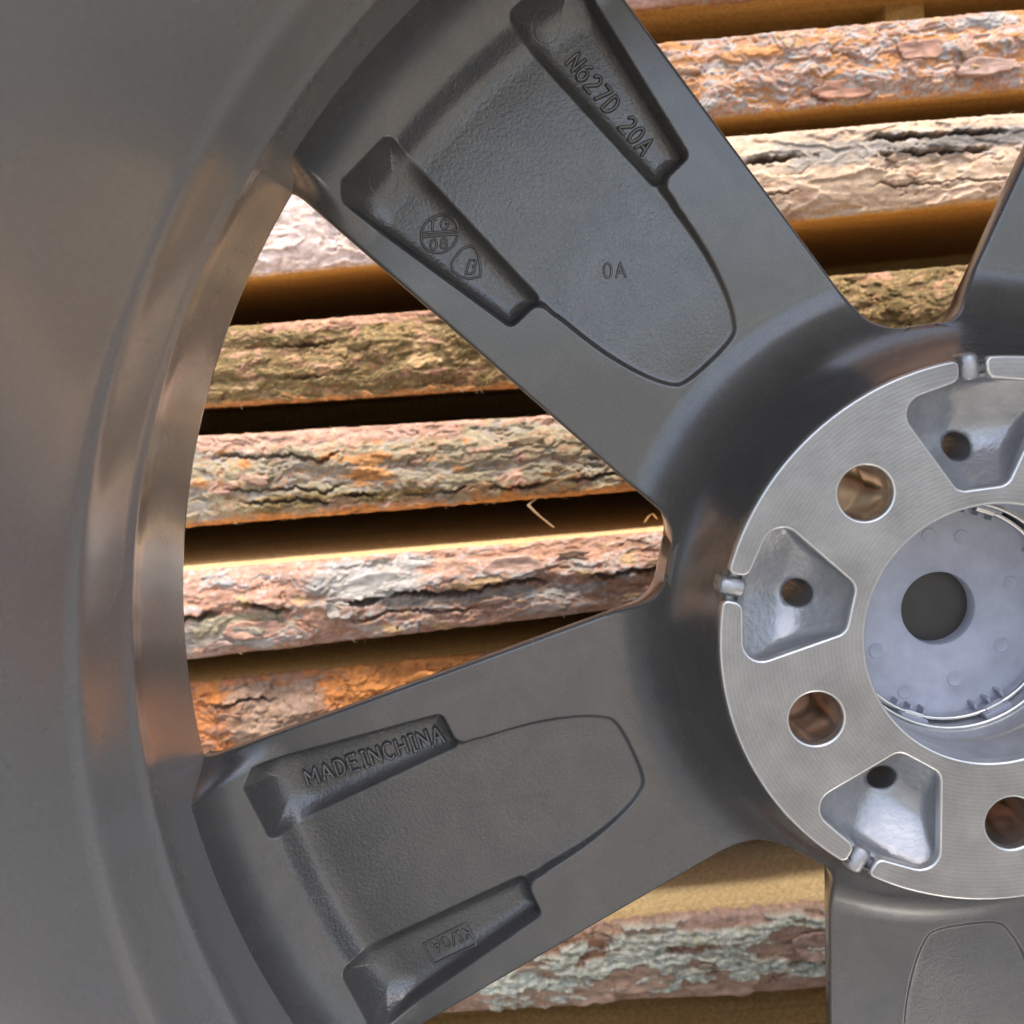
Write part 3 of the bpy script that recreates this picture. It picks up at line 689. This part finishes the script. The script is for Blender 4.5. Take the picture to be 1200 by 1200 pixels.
        for (fx, fy, rx, ry, bc) in st.get('big', []):       # large single scales of bark
            pw = to_world(measure(fx, fy, zface)); ix = int(np.argmin(np.abs(X - pw[0]))); n = 36; V = []; Fc = []; ph = rr.uniform(0, 6)
            iz = int(np.clip((pw[2] - float(fb(pw[0]))) / th * nz, 3, nz - 4)); base_h = np.percentile(Hh[max(0, ix - 16):ix + 16, max(0, iz - 6):iz + 6], 80)
            aa = np.linspace(0, 2 * np.pi, n, endpoint=False); cs, sn = np.cos(aa), np.sin(aa)
            rad = 1 + .22 * fbm(cs * 1.3 + ph, sn * 1.3 + 2, seed + ix, 2) + .12 * fbm(cs * 5 + ph, sn * 5, seed + ix + 3, 2)
            rad *= 1 / np.maximum(np.abs(cs) ** 3 + np.abs(sn) ** 3, .5) ** .33
            for f in (0, .4, .75, .94, 1.0):
                for k2 in range(n if f else 1):
                    dx = cs[k2] * rx * f * rad[k2]; dz = sn[k2] * ry * f * rad[k2]
                    und = .35 * float(fbm(np.array([dx / 5 + ph]), np.array([dz / 3]), seed + 7, 3)[0])
                    V.append((dx, -(base_h + .1 + .10 * dz * (1 if dz > 0 else -1.6) + und + .3 * f ** 3 - (.35 if f == 1.0 else 0)), dz))
            Fc += [(0, 1 + (k2 + 1) % n, 1 + k2) for k2 in range(n)]
            for q in range(4): a0 = 1 + q * n; b0_ = a0 + n; Fc += [(a0 + k2, a0 + (k2 + 1) % n, b0_ + (k2 + 1) % n, b0_ + k2) for k2 in range(n)] if q < 3 else []
            b1 = len(V)
            for k2 in range(n): v = V[1 + 3 * n + k2]; V.append((v[0] * .95, v[1] + 2.6, v[2] * .95))
            Fc += [(1 + 3 * n + k2, 1 + 3 * n + (k2 + 1) % n, b1 + (k2 + 1) % n, b1 + k2) for k2 in range(n)]
            fm = mesh_np('bark_flake', V, Fc)
            cc = fm.color_attributes.new('Col', 'FLOAT_COLOR', 'POINT'); vv = np.array(V)
            tone = 1 + .55 * fbm(vv[:, 0] / 5 + ph, vv[:, 2] / 2.5, seed + 9, 3)
            cc.data.foreach_set('color', np.column_stack([np.clip(np.outer(tone, bc), .02, .85), np.ones(len(V))]).astype(np.float32).ravel())
            link('bark_flake', fm, M_BARK, root, Matrix.Translation((pw[0] - off[0], Yf - off[1], pw[2] - off[2])))
        # frayed fibres along the sawn edges
        V = []; Fc = []
        for q in range(st.get('fibres', 110)):
            xx = rr.uniform(xa, xb); topside = rr.random() < .4; zz = float(ft(xx)) if topside else float(fb(xx)); L = rr.uniform(.0008, .0028); sgn = 1 if topside else -1
            a = rr.uniform(.2, 2.9); yy = Yf - rr.uniform(0, .004); w = rr.uniform(.00008, .0002)
            p0 = np.array([xx, yy, zz - sgn * .0006]); p1 = p0 + np.array([math.cos(a) * L * .5, rr.uniform(-.5, .3) * L, sgn * math.sin(a) * L * .6]); p2 = p1 + np.array([math.cos(a) * L * rr.uniform(.2, .9), rr.uniform(-.4, .2) * L, sgn * L * rr.uniform(-.1, .4)])
            b = len(V)
            for p, ww in ((p0, w), (p1, w * .8), (p2, w * .3)):
                for (dx, dy) in ((-1, 0), (.5, .87), (.5, -.87)): V.append(tuple(p - off + np.array([dx * ww * .6, dy * ww, dx * ww])))
            for s in (0, 3):
                for j in range(3): Fc.append((b + s + j, b + s + (j + 1) % 3, b + s + 3 + (j + 1) % 3, b + s + 3 + j))
        link('frayed_fibres', mesh_np('frayed_fibres', V, Fc, scale=1.0), M_FIBRE, root)['kind'] = 'stuff'
    return root, off
ZW = -200
plank((760, -95), (1200, -135), (760, 10), (1200, -26), ZW - 26, dict(pal=[ROSE, PINK, SILV]), 'plank with only its lower edge showing, at the top edge of the picture', 11, True)
plank((790, 50), (1200, 12), (840, 137), (1200, 104), ZW - 20, dict(pal=[PINK, ORNG, SILV, ROSE, PINK, TAN, SILV], sx=17, sy=9, warp=5, zones=[(SILV, 20, .28, 5), (ORNG, 24, .3, 9)], flakes=14, crack=.3, bulge=3, big=[(985, 108, 13, 4, (.46, .25, .17)), (1075, 62, 10, 4.5, (.48, .28, .21)), (1150, 82, 14, 4, (.5, .34, .28))]),
      'plank with pink, orange and silvery scaly bark, under the pale spacer', 23)
plank((860, 161), (1200, 133), (310, 324), (1165, 236), ZW - 15, dict(pal=[CREAM, CREAM, (.62, .44, .32), CREAM], sx=44, sy=18, levels=2.2, lam=-.25, rough=.12, zones=[((.5, .32, .22), 26, .5, 5)],
      bands=[(GREY, .56, .88, 930, 1240), (DGRY, .66, .84, 1100, 1260), (GREY, .62, .8, 850, 940), ((.74, .60, .54), -.2, 1.2, 150, 500)],
      crev=[(.66, .06, 5, 1.5, 1.6, 700, 1010), (.8, .06, 6, 1.3, 2, 1000, 1260), (.6, .05, 7, 1.4, 1.5, 1040, 1180), (.24, .12, 1.6, .45, .5, 800, 1260)], crack=.35, flakes=8),
      'plank with pale cream bark and a dark grey flaky streak along it', 37)
plank((285, 382), (1140, 310), (250, 478), (600, 455), ZW - 4, dict(pal=[BRWN, OLIV, (.36, .24, .11), OLIV, (.42, .25, .15), OLIV], sx=20, sy=8, zones=[(OLIV, 20, .3, 5), (PINK, 16, .34, 9), (TAN, 22, .4, 13)], specks=.42,
      bands=[(PINK, .86, 1.2, 330, 900), (ORNG, -.2, .08, 150, 900)], crev=[(.72, .06, 3.5, .9, .8, 300, 620), (.35, .1, 2.4, .7, .4, 200, 420)], flakes=10),
      'plank with mossy olive-brown bark dotted with yellow specks', 41)
P4, off4 = plank((235, 511), (640, 487), (225, 617), (740, 575), ZW, dict(pal=[(.40, .25, .15), GREY, LICH, (.46, .29, .19), OLIV], sx=26, sy=8, zones=[(LICH, 34, .24, 5), (ROSE, 24, .3, 9), (ORNG, 16, .45, 13)], specks=.22,
      bands=[(ORNG, -.2, .10, 150, 900), (ROSE, .8, 1.2, 150, 560), (ORNG, .3, .72, 410, 470), (OLIV, .1, .3, 300, 520)],
      crev=[(.20, .07, 5, .8, 1.6, 280, 800), (.33, .10, 3.6, .6, 1.0, 260, 420), (.7, .12, 3.2, .8, .9, 250, 420)], flakes=10),
      'plank with grey-green bark and an orange lower rim, above the widest dark gap', 53)
plank((220, 668), (783, 621), (220, 772), (770, 708), ZW + 15, dict(pal=[ROSE, PINK, ROSE, SILV, ROSE], sx=26, sy=7, zones=[(ROSE, 30, .2, 5), (TAN, 18, .42, 13)],
      bands=[(GREY, .1, .48, 150, 330), (SILV, .45, 1.0, 355, 500), (GREY, .28, .5, 430, 640), (LICH, .2, .5, 205, 330), (SILV, .25, .42, 600, 700)],
      crev=[(.52, .10, 8, 1.3, 2.6, 150, 900), (.3, .1, 2.5, .6, .8, 380, 560)], flakes=12, crack=.4, big=[(440, 683, 15, 5.5, (.52, .50, .46)), (300, 735, 13, 4, ROSE), (600, 660, 12, 4, (.62, .42, .34)), (400, 712, 6, 4, (.5, .45, .4))]), 'plank with pinkish bark split by a long black crack along its middle', 67, wood=M_WOOD2)
plank((225, 800), (560, 765), (225, 905), (560, 870), ZW + 6, dict(pal=[RUST, (.50, .20, .07), BRWN, (.42, .22, .14), RUST], sx=15, sy=9, warp=5, zones=[((.58, .22, .06), 30, .3, 5)], bands=[((.36, .25, .18), .1, .95, 240, 360), ((.62, .25, .07), -.2, 1.2, 370, 560)], crev=[(.7, .15, 4, .8, 1, 200, 330)], flakes=14),
      'plank with rusty orange scaly bark at the lower left opening', 79)
plank((300, 938), (975, 866), (300, 1035), (975, 962), ZW - 50, dict(pal=[PINK, BRWN, GREY]), 'plank hidden behind the lettered lower spoke, set back in the stack', 83, False)
TAN2 = (.55, .36, .25); LICH2 = (.68, .68, .55)
plank((780, 1073), (975, 1054), (600, 1180), (975, 1154), ZW + 6, dict(pal=[BRWN, TAN2, TAN2, (.52, .35, .25)], sx=34, sy=14, levels=2.4, rough=.2, lich=LICH2, crust=2.2, crust_thr=-.3, bands=[((.55, .37, .29), .84, 1.2, 700, 930)],
      crev=[(.38, .08, 7, 1.3, 2.2, 600, 1000), (.66, .1, 5, 1.0, 1.2, 700, 1000)], flakes=10, bulge=5,
      big=[(745, 1135, 17, 6.5, TAN2), (845, 1143, 18, 6, TAN2), (953, 1098, 12, 7, (.5, .34, .26)), (690, 1150, 12, 6, TAN2)]), 'plank with crusty pale green lichen over brown bark, bottom opening', 97, wood=M_WOOD2)
plank((600, 1232), (975, 1202), (600, 1340), (975, 1310), ZW + 8, dict(pal=[PINK, BRWN, GREY]), 'plank whose sawn top shows along the bottom edge of the picture', 101, False)
# the stack goes on above and below the picture
lows = [1365, 1490]; 
for i, y0 in enumerate(lows):
    plank((300, y0 + 10), (900, y0 - 45), (300, y0 + 118), (900, y0 + 63), ZW, dict(pal=[PINK, BRWN, GREY, ORNG]), ['plank below the picture, second from the ground', 'lowest plank of the stack, near the ground'][i], 120 + i, False)
for i, y0 in enumerate([-250, -390, -530]):
    plank((300, y0 + 20), (900, y0 - 35), (300, y0 + 128), (900, y0 + 73), ZW, dict(pal=[PINK, ROSE, GREY, ORNG]), ['plank next above the picture in the stack', 'plank second above the picture in the stack', 'topmost plank of the stack, above the picture'][i], 140 + i, False)

# added unseen board behind the stack, keeps sky out of the plank gaps
sky_block_me = mesh_np('wall', [(-.9, .46, 0), (.9, .46, 0), (.9, .5, 0), (-.9, .5, 0), (-.9, .46, .75), (.9, .46, .75), (.9, .5, .75), (-.9, .5, .75)], [(0, 1, 5, 4), (1, 2, 6, 5), (2, 3, 7, 6), (3, 0, 4, 7), (4, 5, 6, 7), (0, 3, 2, 1)], smooth=False, scale=1.0)
tag(link('wall', sky_block_me, M_SPACER), kind='structure')

# spacer block between the two uppermost planks
zs = ZW - 50
pa, pb = to_world(measure(1036, -14, zs)), to_world(measure(1084, 40, zs))
V = [(x, y, z) for x in (pa[0], pb[0]) for y in (pa[1], pa[1] + .16) for z in (pb[2] + .0006, pa[2] + .003)]
me = mesh_np('spacer', [(v[0] - pa[0], v[1] - pa[1], v[2] - pb[2]) for v in V], [(0, 1, 3, 2), (4, 6, 7, 5), (0, 4, 5, 1), (2, 3, 7, 6), (0, 2, 6, 4), (1, 5, 7, 3)], smooth=False, scale=1.0)
o = link('spacer', me, M_SPACER); o.location = (pa[0], pa[1], pb[2]); tag(o, 'pale pine spacer stick between the two uppermost planks', 'spacer')

# wood slivers hanging at the plank edges
def sliver(pts, z, w, parent, off):
    P = [to_world(measure(x, y, zz)) - off for (x, y), zz in zip(pts, z)]; V = []; Fc = []
    for i, p in enumerate(P):
        ww = w * (1 - .6 * abs(i / (len(P) - 1) - .4)) / 1000
        for dx, dz in ((-1, -.4), (1, -.2), (0, .9)): V.append((p[0] + dx * ww, p[1] - dz * ww, p[2] + dz * ww * .5))
    for i in range(len(P) - 1):
        for j in range(3): Fc.append((i * 3 + j, i * 3 + (j + 1) % 3, i * 3 + 3 + (j + 1) % 3, i * 3 + 3 + j))
    link('sliver', mesh_np('sliver', V, Fc, smooth=False, scale=1.0), M_FIBRE, parent)
sliver([(633, 581), (622, 589), (619, 592), (628, 601), (640, 611), (649, 618)], [ZW + d for d in (11, 13, 14, 13, 11, 9)], .55, P4, off4)
sliver([(648, 567), (662, 560), (676, 556), (688, 553)], [ZW + d for d in (8, 11, 11, 8)], .6, P4, off4)
sliver([(755, 612), (761, 604), (765, 602), (770, 608)], [ZW + d for d in (6, 8, 8, 6)], .5, P4, off4)
